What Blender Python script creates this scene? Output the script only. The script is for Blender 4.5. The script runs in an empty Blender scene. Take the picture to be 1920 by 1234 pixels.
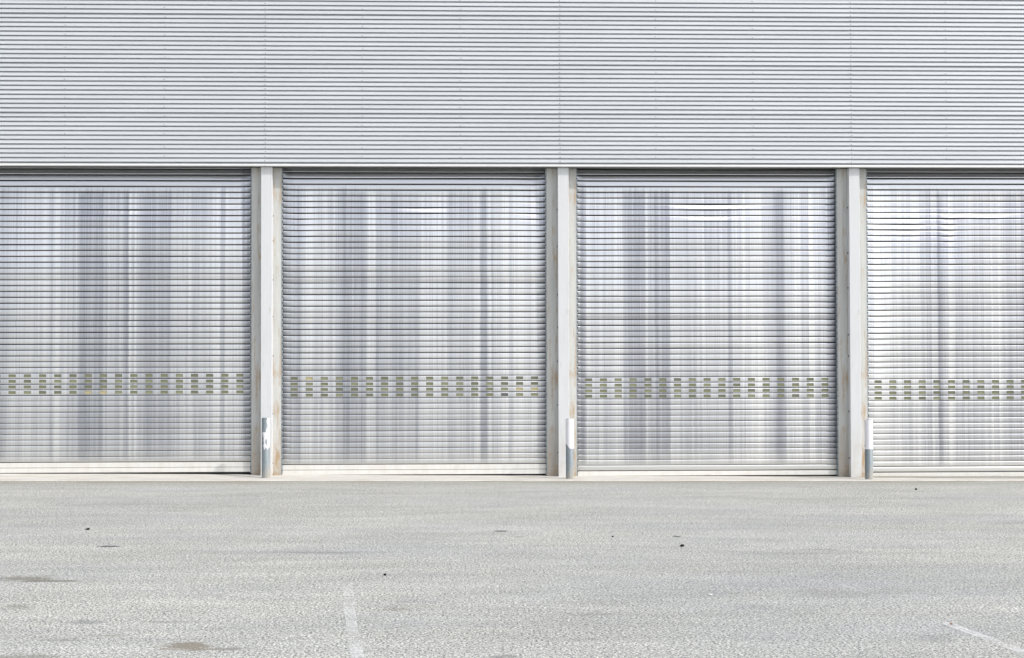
import bpy, math, random
from mathutils import Vector, Matrix
random.seed(7)
R = math.radians
C = bpy.context.scene.collection
SC = bpy.context.scene

# ------------------------------------------------------------------ camera
F = 2667.0; W, H = 1920.0, 1234.0
YAW, PITCH, ROLL = 0.031, 0.021, 0.0022
CAM = Vector((0.0, -20.45, 1.70))
fwd = Vector((math.sin(YAW)*math.cos(PITCH), math.cos(YAW)*math.cos(PITCH), math.sin(PITCH)))
right = Vector((math.cos(YAW), -math.sin(YAW), 0))
up = right.cross(fwd)
right, up = right*math.cos(ROLL)-up*math.sin(ROLL), up*math.cos(ROLL)+right*math.sin(ROLL)
SLOPE = 0.0048                      # the yard falls slightly towards the right

def ray(px, py):
    return fwd + right*((px-W/2)/F) - up*((py-H/2)/F)
def at(px, py, Y):
    d = ray(px, py); t = (Y-CAM.y)/d.y
    return CAM + d*t
def ground(px, py, lift=0.0):
    d = ray(px, py)
    t = (-SLOPE*CAM.x+lift-CAM.z)/(d.z+SLOPE*d.x)
    return CAM + d*t
def gz(x): return -SLOPE*x

cam = bpy.data.cameras.new('camera'); co = bpy.data.objects.new('camera', cam); C.objects.link(co)
m = Matrix((right, up, -fwd)).transposed().to_4x4(); m.translation = CAM
co.matrix_world = m
cam.sensor_width = 36; cam.lens = F*36/W; cam.clip_end = 2000; cam.clip_start = .1
SC.camera = co

# ------------------------------------------------------------------ node helper
class NT:
    def __init__(s, name):
        s.m = bpy.data.materials.new(name); s.m.use_nodes = True
        s.t = s.m.node_tree; s.t.nodes.clear()
        s.out = s.t.nodes.new('ShaderNodeOutputMaterial')
        s.b = s.t.nodes.new('ShaderNodeBsdfPrincipled')
        s.t.links.new(s.b.outputs[0], s.out.inputs[0])
        s.tc = s.t.nodes.new('ShaderNodeTexCoord')
        s.obj = s.tc.outputs['Object']
    def set(s, sock, v):
        if hasattr(v, 'is_output'): s.t.links.new(v, sock)
        elif v is not None: sock.default_value = v
    def bs(s, **k):
        names = dict(col='Base Color', rough='Roughness', metal='Metallic', spec='Specular IOR Level', normal='Normal', alpha='Alpha', aniso='Anisotropic')
        for a, v in k.items():
            if a == 'col' and not hasattr(v, 'is_output'): v = (*v, 1)
            s.set(s.b.inputs[names[a]], v)
    def math(s, op, a, b=None, c=None, clamp=False):
        n = s.t.nodes.new('ShaderNodeMath'); n.operation = op; n.use_clamp = clamp
        for i, v in enumerate((a, b, c)):
            if v is not None: s.set(n.inputs[i], v)
        return n.outputs[0]
    def vmul(s, v, k, add=(0,0,0)):
        n = s.t.nodes.new('ShaderNodeVectorMath'); n.operation = 'MULTIPLY_ADD'
        s.set(n.inputs[0], v); n.inputs[1].default_value = k; n.inputs[2].default_value = add
        return n.outputs[0]
    def vop(s, op, a, b=None):
        n = s.t.nodes.new('ShaderNodeVectorMath'); n.operation = op
        s.set(n.inputs[0], a)
        if b is not None: s.set(n.inputs[1], b)
        return n.outputs['Value'] if op in ('LENGTH','DOT_PRODUCT') else n.outputs[0]
    def sep(s, v):
        n = s.t.nodes.new('ShaderNodeSeparateXYZ'); s.set(n.inputs[0], v); return n.outputs
    def comb(s, x, y, z):
        n = s.t.nodes.new('ShaderNodeCombineXYZ')
        for i, v in enumerate((x,y,z)): s.set(n.inputs[i], v)
        return n.outputs[0]
    def noise(s, v=None, scale=5, detail=4, rough=.5, dim='3D', dist=0):
        n = s.t.nodes.new('ShaderNodeTexNoise'); n.noise_dimensions = dim
        if dim == '1D': s.set(n.inputs['W'], v)
        else: s.set(n.inputs['Vector'], v if v is not None else s.obj)
        n.inputs['Scale'].default_value = scale; n.inputs['Detail'].default_value = detail
        n.inputs['Roughness'].default_value = rough; n.inputs['Distortion'].default_value = dist
        return n.outputs[0]
    def voro(s, v, scale):
        n = s.t.nodes.new('ShaderNodeTexVoronoi'); s.set(n.inputs['Vector'], v); n.inputs['Scale'].default_value = scale
        return n.outputs['Color'], n.outputs['Distance']
    def mr(s, v, a, b, c=0., d=1., smooth=False):
        n = s.t.nodes.new('ShaderNodeMapRange'); n.clamp = True
        if smooth: n.interpolation_type = 'SMOOTHSTEP'
        s.set(n.inputs[0], v)
        for i, q in enumerate((a,b,c,d)): s.set(n.inputs[1+i], q)
        return n.outputs[0]
    def ramp(s, v, stops, interp='LINEAR'):
        n = s.t.nodes.new('ShaderNodeValToRGB'); n.color_ramp.interpolation = interp
        e = n.color_ramp.elements
        while len(e) < len(stops): e.new(.5)
        for i, (p, c) in enumerate(stops):
            e[i].position = p
            e[i].color = (*c, 1) if isinstance(c, tuple) else (c, c, c, 1)
        s.set(n.inputs[0], v); return n.outputs[0]
    def mix(s, f, a, b, mode='MIX'):
        n = s.t.nodes.new('ShaderNodeMix'); n.data_type = 'RGBA'; n.blend_type = mode
        s.set(n.inputs[0], f)
        for i, v in ((6,a),(7,b)):
            if isinstance(v, tuple): v = (*v, 1)
            s.set(n.inputs[i], v)
        return n.outputs[2]
    def bump(s, h, strength=.3, dist=.01):
        n = s.t.nodes.new('ShaderNodeBump'); n.inputs['Strength'].default_value = strength; n.inputs['Distance'].default_value = dist
        s.set(n.inputs['Height'], h); return n.outputs[0]

# ------------------------------------------------------------------ mesh helper
class MB:
    def __init__(s): s.v = []; s.f = []; s.mi = []; s.sm = []
    def add(s, vs, fs, mi=0, smooth=False):
        o = len(s.v); s.v += [tuple(v) for v in vs]
        for f in fs: s.f.append(tuple(i+o for i in f)); s.mi.append(mi); s.sm.append(smooth)
    def box(s, x0, x1, y0, y1, z0, z1, mi=0, bev=0, skip=''):
        if bev:
            b = bev; V = []; 
            # chamfered along z edges and top/bottom via 3 rings
            def ring(i, z): return [(x0+i+b,y0+i,z),(x1-i-b,y0+i,z),(x1-i,y0+i+b,z),(x1-i,y1-i-b,z),(x1-i-b,y1-i,z),(x0+i+b,y1-i,z),(x0+i,y1-i-b,z),(x0+i,y0+i+b,z)]
            rs = [ring(b,z0), ring(0,z0+b), ring(0,z1-b), ring(b,z1)]
            fs = []
            for k in range(3):
                for i in range(8): fs.append((k*8+i, k*8+(i+1)%8, k*8+8+(i+1)%8, k*8+8+i))
            fs.append(tuple(range(7,-1,-1))); fs.append(tuple(range(24,32)))
            s.add(sum(rs, []), fs, mi); return
        s.add([(x0,y0,z0),(x1,y0,z0),(x1,y1,z0),(x0,y1,z0),(x0,y0,z1),(x1,y0,z1),(x1,y1,z1),(x0,y1,z1)],
              [(0,3,2,1),(4,5,6,7),(0,1,5,4),(1,2,6,5),(2,3,7,6),(3,0,4,7)], mi)
    def disc(s, c, r, axis, h, n=8, mi=0):
        # short n-sided stud from c along axis
        a = Vector(axis).normalized(); t = a.orthogonal().normalized(); u = a.cross(t)
        p = [Vector(c)+(t*math.cos(2*math.pi*i/n)+u*math.sin(2*math.pi*i/n))*r for i in range(n)]
        q = [x+a*h for x in p]
        s.add(p+q, [(i,(i+1)%n,n+(i+1)%n,n+i) for i in range(n)]+[tuple(range(n,2*n))], mi)
    def build(s, name, mats, parent=None, attr=None):
        me = bpy.data.meshes.new(name); me.from_pydata(s.v, [], s.f)
        for m_ in (mats if isinstance(mats, list) else [mats]): me.materials.append(m_)
        me.polygons.foreach_set('material_index', s.mi); me.polygons.foreach_set('use_smooth', s.sm)
        if attr:
            for nm, vals in attr.items():
                a_ = me.attributes.new(nm,'FLOAT','POINT'); a_.data.foreach_set('value', vals)
        me.update()
        o = bpy.data.objects.new(name, me); C.objects.link(o)
        if parent: o.parent = parent
        return o
def empty(name, loc, parent=None):
    o = bpy.data.objects.new(name, None); o.location = loc; C.objects.link(o); o.empty_display_size = .3
    if parent: o.parent = parent
    return o
def tag(o, label=None, cat=None, group=None, kind=None):
    for k, v in (('label',label),('category',cat),('group',group),('kind',kind)):
        if v: o[k] = v
    return o

# ------------------------------------------------------------------ materials
def mat_cladding():
    n = NT('painted_steel_sheet')
    big = n.noise(n.vmul(n.obj, (.35,1,2.2)), 1.0, 4, .6)
    fine = n.noise(n.vmul(n.obj, (1.2,1,30)), 3, 4, .6)
    col = n.mix(n.mr(big,.3,.7), (.62,.64,.665), (.68,.697,.722))
    col = n.mix(n.mr(fine,.52,.75,0,.2), col, (.62,.63,.66))
    n.bs(col=col, metal=.12, rough=n.mr(big,.3,.7,.34,.46), spec=.5)
    n.bs(normal=n.bump(n.noise(n.vmul(n.obj,(.8,1,1.5)),1.5,3), .05, .02))
    return n.m
M_clad = mat_cladding()
def simple(name, col, rough=.5, metal=0., var=.12, scale=6, spec=.5):
    n = NT(name); v = n.noise(None, scale, 5, .6)
    c2 = tuple(c*(1-var) for c in col)
    n.bs(col=n.mix(n.mr(v,.3,.7), c2, col), rough=rough, metal=metal, spec=spec); return n.m
M_flash = simple('white_flashing', (.78,.78,.77), .4, .1, .06)
M_rivet = simple('rivet_steel', (.22,.23,.25), .45, .8)
M_soffit = simple('soffit_sheet', (.13,.13,.125), .7, 0, .2, 3)
M_groove = simple('joint_black', (.022,.024,.028), .7, 0, .3, 20, .2)  # near-black colour for slat joints, lips and bar gaps
M_back = simple('painted_blockwork', (.42,.41,.40), .85, 0, .15, 4, .2)
M_roof = simple('roof_membrane', (.35,.36,.37), .8, 0, .15, 2, .2)

def mat_post():
    n = NT('white_painted_post')
    s1 = n.noise(n.vmul(n.obj,(30,30,1.3)), 1, 5, .65)
    s2 = n.noise(n.vmul(n.obj,(9,9,4)), 1.3, 6, .7)
    col = n.mix(n.mr(s1,.45,.75,0,.5), (.645,.655,.665), (.53,.54,.545))
    col = n.mix(n.mr(s2,.60,.70,0,.55), col, (.52,.49,.44))
    z = n.sep(n.obj)[2]
    low = n.math('MULTIPLY', n.mr(z,.0,1.0,1,0), n.mr(s2,.4,.62))
    col = n.mix(n.math('MULTIPLY',low,.6), col, (.55,.49,.40))
    n.bs(col=col, rough=.55, spec=.4); return n.m
M_post = mat_post()
def mat_pier():
    n = NT('stained_concrete')
    o = n.obj
    s1 = n.noise(n.vmul(o,(14,14,.9)), 1, 6, .65)
    s2 = n.noise(n.vmul(o,(8,8,1.6)), 1.1, 6, .7)
    s3 = n.noise(n.vmul(o,(20,20,9)), 3, 6, .7)
    col = n.mix(n.mr(s1,.35,.7), (.60,.60,.575), (.47,.47,.45))
    col = n.mix(n.mr(s3,.5,.75,0,.5), col, (.68,.66,.60))
    col = n.mix(n.mr(s2,.51,.64,0,.8), col, (.43,.29,.155))
    z = n.sep(o)[2]
    low = n.math('MULTIPLY', n.mr(z,.0,.75,1,0), n.mr(s3,.3,.6))
    col = n.mix(n.math('MULTIPLY',low,.75), col, (.36,.25,.15))
    n.bs(col=col, rough=.85, spec=.25, normal=n.bump(s3,.35,.004)); return n.m
M_pier = mat_pier()
def mat_galv(name='galvanised_steel', base=(.19,.225,.24)):
    n = NT(name)
    c, d = n.voro(n.obj, 90)
    s = n.noise(n.vmul(n.obj,(30,30,2.5)), 1, 5, .7)
    col = n.mix(n.mr(n.sep(c)[0],0,1,.0,.5), base, tuple(x*1.4 for x in base))
    col = n.mix(n.mr(s,.45,.7,0,.45), col, (.40,.42,.43))
    z = n.sep(n.obj)[2]
    low = n.math('MULTIPLY', n.mr(z,.0,.22,1,0), n.mr(s,.35,.6))
    col = n.mix(low, col, (.42,.37,.30))
    n.bs(col=col, rough=.55, metal=.25); return n.m
M_galv = mat_galv()
M_rail = simple('guide_rail_steel', (.38,.42,.44), .5, .5, .35, 14)
def mat_paint():
    n = NT('white_bollard_paint')
    s = n.noise(n.vmul(n.obj,(12,12,6)), 2, 5, .7)
    n.bs(col=n.mix(n.mr(s,.55,.75,0,.5), (.84,.83,.86), (.66,.65,.66)), rough=.5); return n.m
M_paint = mat_paint()
def mat_bar():
    n = NT('bottom_bar_aluminium')
    s = n.noise(n.vmul(n.obj,(9,9,3)), 1, 6, .7)
    s2 = n.noise(n.vmul(n.obj,(60,9,3)), 1, 4, .7)
    col = n.mix(n.mr(s,.35,.7), (.80,.79,.765), (.71,.69,.64))
    col = n.mix(n.mr(s2,.6,.75,0,.4), col, (.55,.50,.42))
    n.bs(col=col, rough=.42, metal=.25); return n.m
M_bar = mat_bar()
PANES = []
for nm, c in (('pane_olive',(.20,.205,.12)),('pane_pale',(.25,.255,.155)),('pane_dull',(.165,.17,.11)),('pane_yellowed',(.46,.40,.22)),('pane_dark',(.12,.125,.11))):
    n = NT(nm); v = n.noise(None, 25, 4, .6)
    n.bs(col=n.mix(n.mr(v,.3,.7), tuple(x*.8 for x in c), tuple(x*1.1 for x in c)), rough=.35, spec=.4)
    PANES.append(n.m)

def mat_curtain(i, width, x0px, bands, zshade):
    """brushed aluminium slats with the vertical streaks of this shutter; x from 0 at its left edge"""
    n = NT('shutter_aluminium')
    x, y, z = n.sep(n.obj)
    sc = n.t.nodes.new('ShaderNodeAttribute'); sc.attribute_name = 'slat_chance'
    x0_ = x
    x = n.math('ADD', x, n.mr(sc.outputs['Fac'],0,1,-.0035,.0035))
    u = n.math('DIVIDE', x, width)
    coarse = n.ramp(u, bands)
    # fine vertical lines, changing a little from slat to slat
    zz = n.math('ADD', n.math('MULTIPLY', z, .22), n.math('MULTIPLY', sc.outputs['Fac'], .05))
    f1 = n.noise(n.comb(n.math('MULTIPLY',x,26.0), zz, i*7.3), 1, 3, .7)
    f2 = n.noise(n.comb(n.math('MULTIPLY',x,95.0), n.math('ADD', n.math('MULTIPLY',z,.35), n.math('MULTIPLY', sc.outputs['Fac'], .35)), i*3.1), 1, 2, .6)
    f3 = n.noise(n.comb(n.math('MULTIPLY',x,5.0), n.math('MULTIPLY',z,.5), i*5.7+2), 1, 3, .6)
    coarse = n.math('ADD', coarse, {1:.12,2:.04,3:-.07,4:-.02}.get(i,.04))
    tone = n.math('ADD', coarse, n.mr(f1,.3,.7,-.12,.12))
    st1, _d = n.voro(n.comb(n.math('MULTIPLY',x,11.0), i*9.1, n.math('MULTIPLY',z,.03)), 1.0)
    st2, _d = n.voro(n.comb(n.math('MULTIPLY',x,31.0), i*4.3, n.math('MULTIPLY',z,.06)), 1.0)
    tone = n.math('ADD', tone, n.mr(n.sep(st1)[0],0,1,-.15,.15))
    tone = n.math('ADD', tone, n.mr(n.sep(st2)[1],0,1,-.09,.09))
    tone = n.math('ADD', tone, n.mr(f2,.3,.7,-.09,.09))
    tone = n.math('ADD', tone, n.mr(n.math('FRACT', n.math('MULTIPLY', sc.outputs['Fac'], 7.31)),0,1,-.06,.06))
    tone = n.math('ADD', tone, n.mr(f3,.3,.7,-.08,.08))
    # streaked zone: below an arch under the drum, above the clean bottom slats, with a ragged edge
    cx = n.math('SUBTRACT', u, .5)
    arch = n.math('MULTIPLY', n.math('MULTIPLY',cx,cx), .35)
    edge = n.math('ADD', n.math('SUBTRACT', z, arch), n.mr(f1,.3,.7,-.05,.05))
    mask = n.mr(edge, zshade-.10, zshade+.05, 1, 0, True)
    low = n.mr(n.math('ADD', z, n.mr(f1,.3,.7,-.02,.02)), .13, .23, 0, 1, True)
    mask = n.math('MULTIPLY', mask, low)
    tone = n.math('ADD', n.math('MULTIPLY', n.math('SUBTRACT',tone,.72), mask), .72)
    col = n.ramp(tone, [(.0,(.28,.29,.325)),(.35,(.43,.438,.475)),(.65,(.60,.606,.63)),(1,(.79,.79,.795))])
    # darker towards the slat ends, most along each slat's lower edge
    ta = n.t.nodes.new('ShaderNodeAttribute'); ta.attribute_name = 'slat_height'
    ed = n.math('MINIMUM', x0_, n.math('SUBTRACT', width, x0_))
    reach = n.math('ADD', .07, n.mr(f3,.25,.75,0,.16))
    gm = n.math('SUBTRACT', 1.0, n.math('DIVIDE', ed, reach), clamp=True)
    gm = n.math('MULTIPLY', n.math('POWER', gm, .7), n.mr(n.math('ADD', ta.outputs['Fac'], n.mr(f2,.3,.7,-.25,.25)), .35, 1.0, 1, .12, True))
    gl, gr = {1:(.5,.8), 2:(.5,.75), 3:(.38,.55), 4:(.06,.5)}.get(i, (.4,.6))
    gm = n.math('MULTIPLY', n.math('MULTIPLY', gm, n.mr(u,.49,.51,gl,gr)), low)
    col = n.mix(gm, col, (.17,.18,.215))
    cream = n.mr(z,.12,.42,1,0)
    col = n.mix(n.math('MULTIPLY',cream,.4), col, (.80,.79,.74))
    rough = n.mr(tone,0,1,.29,.35)
    n.bs(col=col, metal=.85, rough=rough, spec=.5, aniso=.85)
    n.set(n.b.inputs['Tangent'], n.comb(1.,0.,0.))      # fine upright scratches spread light sideways
    br = n.noise(n.comb(n.math('MULTIPLY',x,2.0), 0., n.math('MULTIPLY',z,900.)), 1, 2, .5)
    n.bs(normal=n.bump(br,.04,.002))
    return n.m

# ------------------------------------------------------------------ lengths read off the facade
Y_POST, Y_PIER, Y_CURT = .066, .185, .262
Z_EDGE = at(960, 312.3, 0).z            # drip edge of the upper wall
TOP = 8.9
posts = [(489.0,510.0,472.0,527.0), (1046.6,1067.0,1025.6,1080.6), (1593.5,1613.5,1571.2,1625.3)]
YM = 600
post_x = [(at(a,YM,Y_POST).x, at(b,YM,Y_POST).x, at(c,YM,Y_PIER).x, at(d,YM,Y_PIER).x) for a,b,c,d in posts]
BAY = (post_x[2][0]-post_x[0][0])/2
post_x = [tuple(v-BAY for v in post_x[0])] + post_x + [tuple(v+BAY for v in post_x[2])]
print('BAY', BAY, 'ZEDGE', Z_EDGE, 'posts', post_x)
# bottoms of the shutters: left to right
bot = [at(230,886.3,Y_CURT).z, at(780,890.0,Y_CURT).z, at(1330,891.8,Y_CURT).z, at(1780,894.8,Y_CURT).z]
doors = [(post_x[k][3], post_x[k+1][2], bot[k]) for k in range(4)]
doors = [(post_x[0][2]-(post_x[1][2]-post_x[0][3]), post_x[0][2], bot[0]+.03)] + doors + [(post_x[4][3], post_x[4][3]+(post_x[1][2]-post_x[0][3]), bot[3]-.03)]
print('doors', doors)
XL, XR = doors[0][0]-.6, doors[-1][1]+.6

# ------------------------------------------------------------------ the warehouse
wh = empty('warehouse', ((XL+XR)/2, 0, 0))
tag(wh, 'long pale warehouse with ribbed metal upper wall above a row of silver roller shutters', 'warehouse')
def part(mb, name, mats, ox=0., oy=0., oz=0., parent=None):
    """geometry given in world coordinates; origin put at (ox,oy,oz)"""
    mb.v = [(a-ox,b-oy,c-oz) for a,b,c in mb.v]
    o = mb.build(name, mats, parent or wh)
    base = wh.location if parent is None else Vector((0,0,0))
    o.location = Vector((ox,oy,oz))-base
    return o

b = MB(); b.box(XL, XR, .07, 16, Z_EDGE+.004, TOP-.1); part(b, 'upper_wall', M_soffit)
b = MB(); b.box(XL-.05, XR+.05, -.06, 16.05, TOP-.1+.002, TOP+.06); part(b, 'roof', M_roof)
b = MB(); b.box(XL, XL+.25, .34, 16, -.3, Z_EDGE); b.box(XR-.25, XR, .34, 16, -.3, Z_EDGE); b.box(XL+.25, XR-.25, 15.7, 16, -.3, Z_EDGE); part(b, 'rear_wall', M_back)
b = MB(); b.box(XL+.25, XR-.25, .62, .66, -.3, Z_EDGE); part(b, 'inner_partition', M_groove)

# ribbed sheets: 11 ribs each, lapped over one another like tiles
P = .0648
def rib_profile(n):
    pts = []
    for k in range(n):
        z = -k*P
        pts += [(z, 0.0), (z-.0150, .0), (z-.0180, .0009), (z-.0210, .0), (z-.0405, .0), (z-.0417, .0015), (z-.0422, .058), (z-.0602, .059), (z-.0607, .058), (z-.0645, .0015)]
    pts.append((-n*P, 0.0))
    return pts
seams = [at(497.5,150,0).x, at(1049.5,150,0).x, at(1595.5,150,0).x]
sw = (seams[2]-seams[0])/2
edges = [seams[0]-2*sw, seams[0]-sw] + seams + [seams[2]+sw, seams[2]+2*sw]
edges[0] = max(edges[0], XL-.02); edges[-1] = min(edges[-1], XR+.02)
ztop0 = Z_EDGE + .035
rows = []
z = ztop0
nr = 11
while z < TOP-.15:
    rows.append((z, min(z+nr*P, TOP-.1))); z += nr*P
for ri, (z0, z1) in enumerate(rows):
    for ci in range(len(edges)-1):
        x0, x1 = edges[ci], edges[ci+1]
        if x1-x0 < .05: continue
        n_r = max(1, round((z1-z0)/P))
        prof = rib_profile(n_r)
        b = MB()
        xa, xb = x0, x1+.03
        nx = 14
        lean = .0045; off = random.uniform(-.001,.001) - (.0015 if ci%2 else 0)
        dz = random.uniform(-.0006,.0006); tl = random.uniform(-.0012,.0012)
        ph = random.uniform(0,6)
        vs = []; L = len(prof)
        for i in range(nx+1):
            t = i/nx; x = xa+(xb-xa)*t
            for (pz, py) in prof:
                q = -pz/(n_r*P)
                wob = .0006*math.sin(t*5+ph+q*3)
                vs.append((x, py - lean*q + off + wob, z1+pz+dz+tl*(t-.5)+ .0003*math.sin(t*5+ph*3+q*3)))
        fs = []
        for i in range(nx):
            for j in range(L-1):
                a = i*L+j; fs.append((a, a+1, a+L+1, a+L))
        # turned-in edge at the right-hand lap
        b.add(vs, fs, 0, False)
        e0 = nx*L
        b.add([vs[e0+j] for j in range(L)]+[(vs[e0+j][0], vs[e0+j][1]+.003, vs[e0+j][2]) for j in range(L)],
              [(j, j+1, L+j+1, L+j) for j in range(L-1)], 0)
        # rivets
        def riv(x, k, rr=.0062):
            q = (k+.35)/n_r
            b.disc((x, .0005-lean*q+off-.001, z1-(k+.42)*P+random.uniform(-.004,.004)), rr, (0,-1,0), .005, 6, 1)
        for k in range(n_r):
            riv(x1+random.uniform(-.006,.006), k)
        if ri > 0 or True:
            k = ri % 2
            while k < n_r:
                for fx in (1/3, 2/3):
                    riv(x0+(x1-x0)*(fx-.005)+random.uniform(-.005,.005), k, .0055)
                k += 2 if k != 4 else 3
        part(b, 'cladding_panel', [M_clad, M_rivet], x0, 0, z0)
b = MB()
for ci in range(len(edges)-1):
    x0, x1 = edges[ci], edges[ci+1]
    # drip flashing: rolled nose and a return under the wall
    b = MB(); nose = [(.03,.033),(-.006,.031),(-.009,.027),(-.010,.023),(-.011,.004),(-.009,.0),(.05,-.001)]
    L = len(nose); vs = [(x, y, Z_EDGE+zz) for x in (x0+.001,x1-.001) for (y,zz) in nose]
    b.add(vs, [(j, j+1, L+j+1, L+j) for j in range(L-1)], 0)
    part(b, 'drip_flashing', M_flash, x0, 0, Z_EDGE)

# piers, posts
for k, (a, bb, c, d) in enumerate(post_x):
    zb = gz((a+bb)/2)-.05
    g = MB(); g.box(c, d, Y_PIER, .60, zb, Z_EDGE, 0); part(g, 'pier', M_pier, c, Y_PIER, zb)
    g = MB(); g.box(a, bb, Y_POST, Y_PIER-.002, zb, Z_EDGE-.001, 0, .004)
    # bolt heads along the shaded flank and dark foot packing
    for zz in (.33, 1.05, 1.75, 2.2, 2.75, 3.3, 3.9):
        g.disc((a, Y_POST+.07, zb+zz+random.uniform(-.1,.1)), .014, (-1,0,0), .012, 6, 1)
        g.disc((bb, Y_POST+.08, zb+zz+random.uniform(-.2,.2)), .010, (1,0,0), .008, 6, 1)
    part(g, 'post', [M_post, M_rivet], a, Y_POST, zb)
    g = MB(); g.box(bb+.01, d-.01, Y_PIER-.035, Y_PIER-.002, zb, gz(bb)+.055, 0); part(g, 'pier_foot', M_pier, bb, Y_PIER, zb)

# ------------------------------------------------------------------ roller shutters
# tone of the vertical streaks, at photograph columns
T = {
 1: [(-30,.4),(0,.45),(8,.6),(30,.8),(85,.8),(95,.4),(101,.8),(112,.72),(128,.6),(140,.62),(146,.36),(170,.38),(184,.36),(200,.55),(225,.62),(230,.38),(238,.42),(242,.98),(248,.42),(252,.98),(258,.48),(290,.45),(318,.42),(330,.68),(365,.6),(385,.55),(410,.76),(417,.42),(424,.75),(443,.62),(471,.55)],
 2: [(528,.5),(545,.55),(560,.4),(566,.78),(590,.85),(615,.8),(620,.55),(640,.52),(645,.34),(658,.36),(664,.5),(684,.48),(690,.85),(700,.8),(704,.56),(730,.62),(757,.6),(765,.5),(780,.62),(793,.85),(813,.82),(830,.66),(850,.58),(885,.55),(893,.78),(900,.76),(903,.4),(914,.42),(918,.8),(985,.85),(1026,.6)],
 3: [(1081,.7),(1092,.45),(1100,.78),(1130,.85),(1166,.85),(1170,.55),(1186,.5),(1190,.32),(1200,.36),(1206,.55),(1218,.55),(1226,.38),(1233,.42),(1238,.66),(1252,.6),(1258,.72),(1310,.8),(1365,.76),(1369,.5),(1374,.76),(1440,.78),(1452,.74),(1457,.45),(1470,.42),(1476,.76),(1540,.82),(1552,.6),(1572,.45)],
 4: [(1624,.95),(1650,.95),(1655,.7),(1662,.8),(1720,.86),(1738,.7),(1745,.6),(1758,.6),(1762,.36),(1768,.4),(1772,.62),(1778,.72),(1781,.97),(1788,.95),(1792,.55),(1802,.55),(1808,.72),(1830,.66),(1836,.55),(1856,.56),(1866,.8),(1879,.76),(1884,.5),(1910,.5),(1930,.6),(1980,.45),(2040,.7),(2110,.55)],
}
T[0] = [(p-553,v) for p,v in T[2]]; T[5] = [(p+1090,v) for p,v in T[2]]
# where the slats lie tilted back or forward (px, py, sx, sy, radians)
TILT = {
 1: [(55,430,70,50,.15),(30,475,45,25,.06),(428,405,34,50,.14),(250,396,130,8,.37),(290,418,60,5,.20)],
 2: [(790,392,100,9,.36),(780,433,85,6,.36),(790,412,70,6,.22),(1000,395,26,48,.22),(562,410,24,45,.20)],
 3: [(1332,390,95,8,.35),(1328,411,90,6,.34),(1327,437,80,6,.35),(1325,373,70,5,.18),(1118,425,40,55,.14),(1530,430,36,50,.12)],
 4: [(1700,425,62,40,.26),(1850,405,80,8,.34),(1640,520,22,150,.14),(1780,440,22,50,.22),(1880,388,80,5,.25)],
 0: [], 5: [],
}
SPEC = {(1,3,6):3,(1,3,7):3,(1,3,10):1,(2,0,1):3,(2,3,14):4,(2,2,15):3,(2,2,16):3,(2,3,15):1}
COLS = 17
G_UP, G_LO = .0128, .0085
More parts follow.
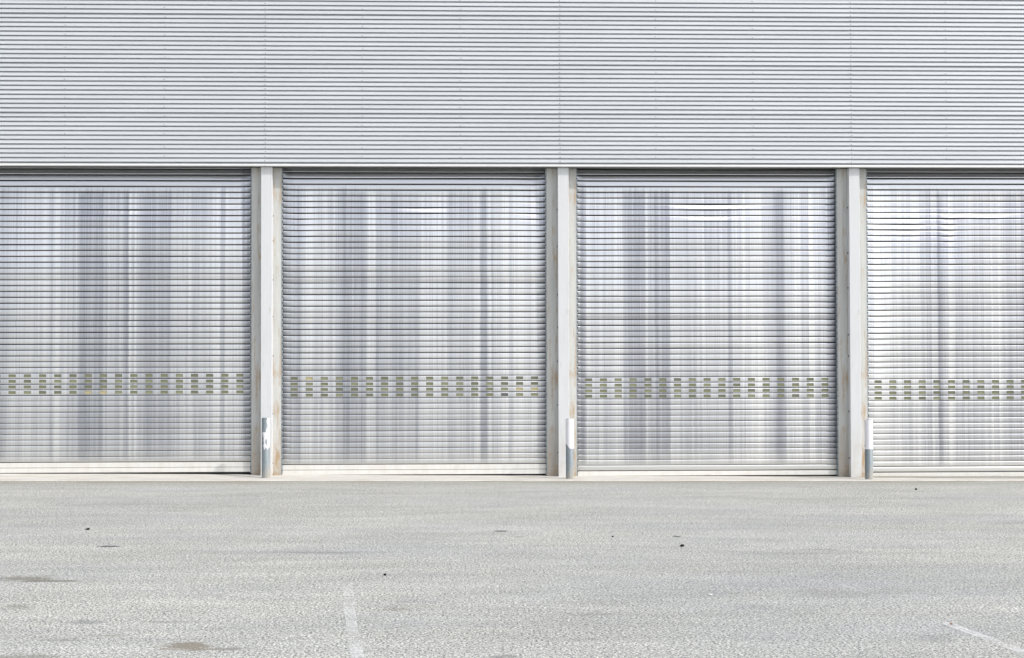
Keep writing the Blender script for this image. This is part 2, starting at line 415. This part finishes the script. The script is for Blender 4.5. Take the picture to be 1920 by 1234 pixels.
def make_shutter(k):
    xl, xr, zb = doors[k]
    xl += .012; xr -= .012
    wd = xr-xl
    pxl, pxr = T[k][0][0], T[k][-1][0]
    stops = [((p-pxl)/(pxr-pxl), .63+(v-.63)*.95) for p, v in T[k]]
    if len(stops) > 32: raise ValueError('stops')
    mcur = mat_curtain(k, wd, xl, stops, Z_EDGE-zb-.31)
    o = MB()
    rng = random.Random(100+k)
    two = k in (0,1,2)
    # slats as (z0, pitch, gap, window row or None)
    slats = []
    z = .152 if two else .076
    n_lo = 12 if two else 13
    for i in range(n_lo): slats.append((z, .0802, G_LO, None)); z += .0802
    for r in range(4): slats.append((z, .0802, G_LO, 3-r)); z += .0802
    i = 0
    while z+zb < Z_EDGE+.2:
        g = G_LO+(G_UP-G_LO)*min(1,(i+2)/6); pt = .0802+(g-G_LO)*1.03; slats.append((z, pt, g, None)); z += pt; i += 1
    m0, sp = .168, (wd-.336)/(COLS-1)
    wx = [m0+sp*c for c in range(COLS)]
    ww = .1045
    xs = [0., .015,.035,.06,.09]
    for c in wx: xs += [c-ww/2, c+ww/2]
    xs += [ (wx[c]+wx[c+1])/2 for c in range(COLS-1)] + [wd-.09, wd-.06, wd-.035,wd-.015, wd]
    xs = sorted(set(xs))
    holes = [any(abs((xs[i]+xs[i+1])/2-c) < .03 for c in wx) for i in range(len(xs)-1)]
    ts = [0,.03,.08,.16,.25,.40,.55,.70,.84,.92,.97,1.0]
    NT_ = len(ts)
    wins = []; at_ = []; ar_ = []
    def px_of(xw, zw):   # back to photograph columns, only to read the tables above
        d = Vector((xw, Y_CURT, zw))-CAM; q = d.dot(fwd)
        return W/2+F*d.dot(right)/q, H/2-F*d.dot(up)/q
    for (z0, pit, gap, wr) in slats:
        hf = pit-gap; zf = z0+gap*.55
        rt = rng.gauss(0,.022 if z0>2.2 else .010); rt2 = rng.gauss(0,.012); jz = rng.gauss(0,.0006)
        slip = rng.gauss(0,.002); bl = rng.gauss(0,.0009)
        vs = []
        for x in xs:
            px, py = px_of(xl+x, zb+z0+pit/2)
            tau = rt + rt2*(x/wd-.5) + .02 + .22*math.exp(-(max(0,Z_EDGE-.06-zb-z0)/.17)**2)
            for (cx,cy,sx,sy,a) in TILT[k]:
                e = ((px-cx)/sx)**2+((py-cy)/sy)**2
                if e < 12: tau += a*math.exp(-e)
            ed = min(x, wd-x)
            tau -= (.03 if (k==4 and x<wd/2) else .12)*math.exp(-(ed/.05)**2)
            bow = .010*math.sin(math.pi*x/wd)*math.sin(math.pi*min(1,(zb+z0)/4.2))
            sag = bl*math.sin(math.pi*x/wd*2+rt*90)
            for t in ts:
                cv = -.0035*(1-abs(2*t-1)**9) - .0002*math.sin(math.pi*t)
                vs.append((x+slip*0, cv + (t-.5)*hf*math.tan(tau) - bow, zf+t*hf+jz+sag))
        fs = []; N = len(xs)
        for i in range(N-1):
            for j in range(NT_-1):
                if wr is not None and holes[i] and 4 <= j < 8: continue
                a = i*NT_+j; fs.append((a, a+NT_, a+NT_+1, a+1))
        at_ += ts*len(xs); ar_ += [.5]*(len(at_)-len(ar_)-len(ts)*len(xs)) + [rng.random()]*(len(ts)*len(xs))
        o.add(vs, fs, 0, True)
        # returned lips at top and bottom of the slat
        for j, dy in ((0,.014),(NT_-1,.014)):
            r0 = [vs[i*NT_+j] for i in range(N)]; r1 = [(a,b_+dy,c) for a,b_,c in r0]
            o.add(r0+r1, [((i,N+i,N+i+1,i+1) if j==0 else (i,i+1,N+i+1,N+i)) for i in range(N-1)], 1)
        # dark hinge behind the gap
        at_ += [0.5]*(len(o.v)-len(at_)+4)
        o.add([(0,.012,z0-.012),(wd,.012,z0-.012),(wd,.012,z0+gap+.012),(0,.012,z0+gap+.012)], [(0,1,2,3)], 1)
        if wr is not None:
            for c in range(COLS):
                i = xs.index(wx[c]-ww/2)
                q = vs[i*NT_+4]; q2 = vs[i*NT_+8]
                lip = MB()
                wins.append((c, wr, wx[c], (q[2]+q2[2])/2, (q2[2]-q[2])/2, (q[1]+q2[1])/2))
                # lips of the punched slot
                A = [vs[i*NT_+4], vs[(i+1)*NT_+4], vs[(i+1)*NT_+8], vs[i*NT_+8]]
                Bk = [(a,b_+.006,cc) for a,b_,cc in A]
                at_ += [.5]*8
                o.add(A+Bk, [(0,1,5,4),(1,2,6,5),(2,3,7,6),(3,0,4,7)], 0)
    # end locks: dark studs at the ends of the slats
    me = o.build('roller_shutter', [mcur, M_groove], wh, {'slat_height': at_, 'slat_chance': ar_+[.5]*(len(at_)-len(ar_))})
    me.location = Vector((xl, Y_CURT, zb))-wh.location
    for (c, r, x, zc, hh, yy) in wins:
        w = MB(); hw = ww/2+.004; hh2 = hh+.004; cr = .006
        pts = [(x-hw+cr,zc-hh2),(x+hw-cr,zc-hh2),(x+hw,zc-hh2+cr),(x+hw,zc+hh2-cr),(x+hw-cr,zc+hh2),(x-hw+cr,zc+hh2),(x-hw,zc+hh2-cr),(x-hw,zc-hh2+cr)]
        y0 = yy+.005
        w.add([(a-x,y0,b_-zc) for a,b_ in pts]+[(a-x,y0+.004,b_-zc) for a,b_ in pts],
              [tuple(range(8)), tuple(range(15,7,-1))]+[(i,8+i,8+(i+1)%8,(i+1)%8) for i in range(8)])
        mi = SPEC.get((k,r,c)) 
        if mi is None: mi = rng.choices((0,1,2),(5,2,2))[0]
        wo = w.build('window', PANES[mi], me); wo.location = (x,0,zc)
        if mi == 3: wo['label'] = 'yellowed pane'
        if mi == 4: wo['label'] = 'dark pane'
    # bottom bar
    q = MB(); 
    q.box(.0, wd, -.012, .02, .004, .0708, 0, .003)
    if two: q.box(.0, wd, -.010, .018, .0760, .1475, 0, .003)
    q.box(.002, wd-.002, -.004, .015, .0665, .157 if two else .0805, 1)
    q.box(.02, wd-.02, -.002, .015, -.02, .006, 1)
    q.box(wd*.5-.07, wd*.5+.07, -.017, -.0125, .020, .030, 0)
    q.build('bottom_bar', [M_bar, M_groove], me)
    # guide rails at both sides
    zt = Z_EDGE-zb-.002
    for s, xa, xb in ((0,-.026,.006),(1,wd-.006,wd+.026)):
        g = MB()
        g.box(xa+ (0.012 if s==0 else 0), xb-(.012 if s==1 else 0), -.072, -.016, -.01, zt, 0, .002)
        ix = xb if s==0 else xa
        zz = .06
        while zz < zt-.05:       # brush clips along the inner edge of the guide
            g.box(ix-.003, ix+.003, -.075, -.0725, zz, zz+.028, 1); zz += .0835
        g.build('guide_rail', [M_rail, M_groove], me)
    return me
for k in range(6): make_shutter(k)

# ------------------------------------------------------------------ bollards
def bollard(pl, pr, yb, yt, label, mask):
    g = ground((pl+pr)/2, yb, .012)
    c = at((pl+pr)/2, yb, g.y+.055)
    r = .0565; y = g.y+.0565
    ht = at((pl+pr)/2, yt, y).z - g.z
    e = empty('bollard', (c.x, y, g.z)); tag(e, label, 'bollard', 'steel pipe bollards in front of the posts')
    n = 40
    b = MB(); prof = [(0,r),(0.0,r),(ht-.006,r),(ht-.001,r-.004),(ht,r-.010),(ht-.002,0.001)]
    vs = [(rr*math.cos(2*math.pi*i/n), rr*math.sin(2*math.pi*i/n), z) for z, rr in prof for i in range(n)]
    b.add(vs, [(j*n+i, j*n+(i+1)%n, (j+1)*n+(i+1)%n, (j+1)*n+i) for j in range(len(prof)-1) for i in range(n)], 0, True)
    b.build('pipe', M_galv, e)
    # skin of white paint, cut to its worn outline
    b = MB(); na, nz = 120, 150; R2 = r+.0013
    vs = []; z0 = ht*.36
    for j in range(nz+1):
        for i in range(na):
            a = 2*math.pi*i/na; vs.append((R2*math.cos(a), R2*math.sin(a), z0+(ht+.001-z0)*j/nz))
    fs = []
    for j in range(nz):
        for i in range(na):
            a = 2*math.pi*(i+.5)/na; zz = z0+(ht-z0)*(j+.5)/nz
            s = math.cos(a); front = math.sin(a) < .3
            if mask(s, zz/ht, a): fs.append((j*na+i, j*na+(i+1)%na, (j+1)*na+(i+1)%na, (j+1)*na+i))
    b.add(vs, fs, 0, True); b.build('white_paint', M_paint, e)
    return e
from mathutils import noise as mn
def fb(a, z, s=1, seed=0): 
    return mn.fractal(Vector((math.cos(a)*s+seed, math.sin(a)*s, z*5*s)), .7, 2.2, 5)
def m1(s, t, a):
    n = fb(a,t,1.6,3)*.22
    if t < .495+.02*math.sin(9*s): return False
    if t > .965 and s < -.2: return False
    # bare patches
    if ((s-.30)/.30)**2+((t-.60)/.055)**2 < 1+n*2: return False
    if t > .76 and s < .25+ (t-.80)*1.2 + n*1.6: return False
    if t > .80 and ((s-.1)/.5)**2+((t-.88)/.06)**2 < 1+n: return False
    return s > -.55 + n*1.8 + (.25 if t<.6 else 0)
def m2(s, t, a): return t > .505 + (.085*max(0,-s-.15)/.85*1.0 if s < -.15 else 0) + .004*fb(a,t,2,1)
def m3(s, t, a): return t > .507+.006*fb(a,t,2,5) and not (s < -.93 and abs(t-.56) < .012)
bollard(490.5,506.0,897.2,783.5, 'galvanised pipe bollard with flaking patches of white paint on its upper half', m1)
bollard(1061.0,1076.2,898.2,785.2, 'pipe bollard with white top half ending in a slanted corner', m2)
bollard(1622.2,1637.2,899.3,786.8, 'pipe bollard with a clean white top half cut off straight', m3)

# ------------------------------------------------------------------ ground
def mat_asphalt():
    n = NT('worn_asphalt'); o = n.obj
    x, y, z = n.sep(o)
    g1 = n.noise(o, 62, 5, .85); g2 = n.noise(o, 22, 3, .6)
    ch, dd = n.voro(o, 70)
    big = n.noise(n.vmul(o,(.16,.55,1)), 1, 6, .62)
    mid = n.noise(n.vmul(o,(.7,2.6,1)), 1.2, 6, .65)
    col = n.ramp(n.mr(g1,.43,.57), [(0,(.07,.07,.067)),(.35,(.355,.354,.326)),(.6,(.57,.566,.52)),(1,(.93,.92,.855))])
    col = n.mix(n.mr(n.sep(ch)[0],.80,.98,0,.55), col, (.60,.59,.57))
    col = n.mix(n.mr(n.sep(ch)[1],.84,1,0,.5), col, (.11,.11,.12))
    def mulv(c, v): 
        return n.mix(1.0, c, n.comb(v,v,v), 'MULTIPLY')
    col = mulv(col, n.mr(g2,.35,.65,.84,1.10))
    col = mulv(col, n.mr(big,.3,.7,.86,1.08))
    col = mulv(col, n.mr(mid,.32,.68,.84,1.07))
    hue = n.noise(n.vmul(o,(.22,.7,1),(5,3,0)), 1, 4, .6)
    col = n.mix(n.mr(hue,.45,.7,0,.22), col, (.30,.33,.40))
    # oil and dirt patches with shapes of their own
    wob = n.noise(n.vmul(o,(1.2,3.2,1)), 2.4, 6, .75)
    for (px,py,hw,hh,s,c) in [
        (95,1090,60,2,.7,(.16,.155,.12)),(300,1166,70,2,.4,(.22,.21,.19)),(120,1200,40,2.5,.5,(.2,.19,.16)),(600,1036,120,1.6,.35,(.2,.2,.21)),(1090,1200,60,3,.3,(.22,.21,.2)),
        (45,1085,75,5,.75,(.20,.19,.15)),(35,1137,34,5,.6,(.21,.20,.17)),(165,1167,42,6,.55,(.20,.21,.22)),
        (350,1211,62,9,.8,(.22,.19,.14)),(430,1216,36,3,.6,(.20,.18,.15)),(50,1231,70,7,.6,(.22,.21,.18)),(205,1192,50,3,.5,(.24,.22,.18)),
        (205,1024.5,18,1.6,1,(.05,.05,.055)),(940,996,17,1.5,.95,(.06,.06,.06)),(1268,1006,9,1.6,.9,(.06,.06,.06)),(972,1007,12,1.2,.7,(.1,.1,.1)),
        (1600,1112,150,12,.28,(.22,.21,.20)),(1745,1196,60,8,.3,(.2,.2,.2)),(740,1142,34,3,.45,(.22,.2,.17)),(950,1232,44,5,.6,(.17,.17,.17)),
        (1115,1152,60,3,.4,(.22,.21,.2)),(1340,1014,150,8,.25,(.22,.22,.23)),(520,1036,260,5,.25,(.2,.2,.21)),(1500,1036,300,5,.25,(.22,.22,.22)),
        (770,1075,130,7,.18,(.22,.22,.24)),(450,1105,200,14,.2,(.23,.24,.28)),(1260,1115,180,12,.22,(.22,.22,.23)),(800,1128,60,4,.35,(.2,.2,.22)),
        (1560,1030,60,2.5,.35,(.15,.15,.17))]:
        p = ground(px,py); q1 = ground(px+hw,py); q2 = ground(px,py-hh)
        rx = abs(q1.x-p.x); ry = abs(q2.y-p.y)
        v = n.vop('LENGTH', n.vop('MULTIPLY', n.vop('SUBTRACT', n.comb(x,y,0.), (p.x,p.y,0)), (1/rx,1/ry,0)))
        v = n.math('ADD', v, n.mr(wob,.28,.72,-1.0,.9))
        col = n.mix(n.mr(v,.35,1.0,min(1,s*1.15),0,True), col, n.mix(.15,c,col))
    # silt along the edge of the concrete strip
    silt = n.math('MULTIPLY', n.mr(y,-1.55,-.62,0,1), n.mr(mid,.3,.62))
    col = n.mix(n.math('MULTIPLY',silt,.95), col, (.27,.25,.195))
    n.bs(col=col, rough=.9, spec=.25, normal=n.bump(g1,.6,.004)); return n.m
M_asph = mat_asphalt()
b = MB(); S = 500
b.add([(-S,-S,0),(S,-S,0),(S,S,0),(-S,S,0)], [(0,1,2,3)])
g = b.build('yard_ground', M_asph); g.rotation_euler = (0, math.atan(SLOPE), 0); tag(g, kind='structure')

def mat_apron():
    n = NT('pale_concrete_strip'); o = n.obj
    s = n.noise(n.vmul(o,(1.2,3,1)), 1.5, 6, .7); f = n.noise(o, 40, 5, .7)
    r_ = n.noise(n.vmul(o,(2.0,6,1),(9,2,0)), 1.2, 5, .7)
    col = n.mix(n.mr(s,.35,.68), (.66,.635,.59), (.52,.485,.43))
    col = n.mix(n.mr(f,.45,.75,0,.5), col, (.72,.70,.65))
    col = n.mix(n.mr(r_,.58,.72,0,.5), col, (.42,.32,.22))
    n.bs(col=col, rough=.85, spec=.25, normal=n.bump(f,.3,.004)); return n.m
M_apron = mat_apron()
# concrete strip: front edge just above the asphalt, back edge under the shutters
Y0 = -.56; b = MB(); nx = 160; vs = []
def sill(x):
    pts = [((d[0]+d[1])/2, d[2]) for d in doors]
    if x <= pts[0][0]: return pts[0][1]
    for (xa,za),(xb,zb) in zip(pts, pts[1:]):
        if x <= xb: return za+(zb-za)*(x-xa)/(xb-xa)
    return pts[-1][1]
for i in range(nx+1):
    x = XL-3+(XR-XL+6)*i/nx; zf = gz(x)+.014
    fr = .012*mn.fractal(Vector((x*1.7,0,0)),.7,2,4)
    zbk = sill(x)-.010
    vs += [(x, Y0+fr-.02, gz(x)-.03), (x, Y0+fr, zf-.004), (x, Y0+fr+.02, zf), (x, Y_POST-.05, zf*.45+zbk*.55), (x, .62, zbk)]
b.add(vs, [(i*5+j, i*5+5+j, i*5+6+j, i*5+1+j) for i in range(nx) for j in range(4)], 0, False)
a = b.build('concrete_strip', M_apron); tag(a, kind='structure')

# faded parking lines
def mat_line(thr):
    n = NT('faded_line_paint'); o = n.obj
    f = n.noise(o, 60, 5, .75); s = n.noise(o, 2.2, 5, .6)
    n.bs(col=(.95,.95,.94), rough=.85, spec=.2)
    sum_ = n.math('ADD', n.math('MULTIPLY', f, .9), n.math('MULTIPLY', s, .8))
    n.bs(alpha=n.mr(sum_, thr-.06, thr+.30, 0.0, .62)); return n.m
M_line, M_line2 = mat_line(.81), mat_line(.74)
def line(pts, w, mat, cat=None):
    ps = [ground(*p) for p in pts]; vs = []
    fine = []
    for p, q in zip(ps, ps[1:]):
        for k in range(8): fine.append(p.lerp(q, k/8))
    fine.append(ps[-1])
    for i, p in enumerate(fine):
        d = (fine[min(i+1,len(fine)-1)]-fine[max(i-1,0)]); d.z = 0; d.normalize()
        s = Vector((-d.y, d.x, 0))*w/2*(1+.12*mn.noise(p*1.1))
        for q in (p+s, p-s): vs.append((q.x, q.y, gz(q.x)+.004))
    b = MB(); b.add(vs, [(2*i,2*i+1,2*i+3,2*i+2) for i in range(len(fine)-1)])
    o = b.build('faded_line_marking', mat); tag(o, kind='structure')
line([(651,1095),(655,1140),(661,1185),(668,1222),(676,1262)], .075, M_line)
line([(676,1174.5),(740,1174.5),(830,1175)], .022, M_line)
line([(1570,1095),(1660,1125),(1740,1152)], .06, mat_line(.90))
line([(1775,1170),(1850,1198),(1935,1230)], .085, M_line2)

# ------------------------------------------------------------------ scraps lying on the asphalt
def scrap(px, py, wpx, hpx, name, label, cat, mat, seed, flat=.35, group=None):
    p = ground(px, py); rx = abs(ground(px+wpx/2,py).x-p.x); rz = hpx/2/F*(p.y-CAM.y)*1.0
    ry = rx*.8; b = MB(); n, mrow = 14, 6; vs = []
    for j in range(mrow+1):
        ph = math.pi*j/mrow
        for i in range(n):
            th = 2*math.pi*i/n
            v = Vector((math.sin(ph)*math.cos(th), math.sin(ph)*math.sin(th), math.cos(ph)))
            k = 1+.45*mn.fractal(v*1.3+Vector((seed,0,0)), .8, 2, 3)
            vs.append((v.x*rx*k, v.y*ry*k, (v.z*.5+.42)*2*rz*k))
    b.add(vs, [(j*n+i,(j+1)*n+i,(j+1)*n+(i+1)%n,j*n+(i+1)%n) for j in range(mrow) for i in range(n)], 0, False)
    o = b.build(name, mat); o.location = (p.x, p.y, gz(p.x)); o.rotation_euler = (0,0,seed)
    tag(o, label, cat, group); return o
M_tar = simple('black_rubber_scrap', (.018,.018,.02), .75, 0, .4, 30, .2)
M_leaf = simple('dry_leaf', (.42,.17,.06), .8, 0, .4, 30, .2)
M_pale = simple('pale_paper_scrap', (.78,.78,.76), .8, 0, .1, 30, .2)
GR = 'dark scraps scattered on the asphalt'
scrap(164.5,993.5,9,3.2,'rubber_scrap','flat black scrap on the asphalt in front of the leftmost shutter','scrap',M_tar,1.0,group=GR)
scrap(722,1079,6.5,4,'rubber_scrap','small black lump alone in the middle of the asphalt above the faded line','scrap',M_tar,2.0,group=GR)
scrap(1278.5,1025,8.5,4.5,'rubber_scrap','black torn scrap on the asphalt beside a thin black smear','scrap',M_tar,3.3,group=GR)
scrap(1717.5,918.5,6,3,'rubber_scrap','black scrap lying close to the concrete strip by the rightmost shutter','scrap',M_tar,4.1,group=GR)
scrap(1148.5,1007,5,2,'rubber_scrap','tiny dark fleck on the asphalt left of the torn black scrap','scrap',M_tar,5.1,group=GR)
scrap(1784,1171.5,7,3,'dry_leaf','small brown dry leaf at the end of the slanting faded white line','leaf',M_leaf,2.6)
scrap(1332,1115.5,11,2.2,'paper_scrap','thin white scrap of paper lying flat on the asphalt','scrap',M_pale,1.6)

# ------------------------------------------------------------------ light
EL, AZ = R(40.0), R(57)
to_sun = Vector((math.cos(EL)*math.sin(AZ), -math.cos(EL)*math.cos(AZ), math.sin(EL)))
sun = bpy.data.lights.new('sun','SUN'); sun.energy = 2.0; sun.angle = R(.53); sun.color = (1,.975,.94)
so = bpy.data.objects.new('sun', sun); C.objects.link(so); so.rotation_euler = (-to_sun).to_track_quat('-Z','Y').to_euler()
w = bpy.data.worlds.new('World'); SC.world = w; w.use_nodes = True
nt = w.node_tree; bg = nt.nodes['Background']
sky = nt.nodes.new('ShaderNodeTexSky'); sky.sky_type = 'NISHITA'; sky.sun_disc = False
sky.sun_elevation = EL; sky.sun_rotation = R(123); sky.air_density = 1.0; sky.dust_density = 1.8; sky.ozone_density = 1.0
hs = nt.nodes.new('ShaderNodeHueSaturation'); hs.inputs['Saturation'].default_value = .38; hs.inputs['Value'].default_value = 1.12   # thin white veil over the blue
nt.links.new(sky.outputs[0], hs.inputs['Color']); nt.links.new(hs.outputs[0], bg.inputs[0]); bg.inputs[1].default_value = .15
SC.view_settings.view_transform = 'Standard'; SC.view_settings.look = 'None'
SC.view_settings.exposure = 0.33; SC.view_settings.gamma = 1
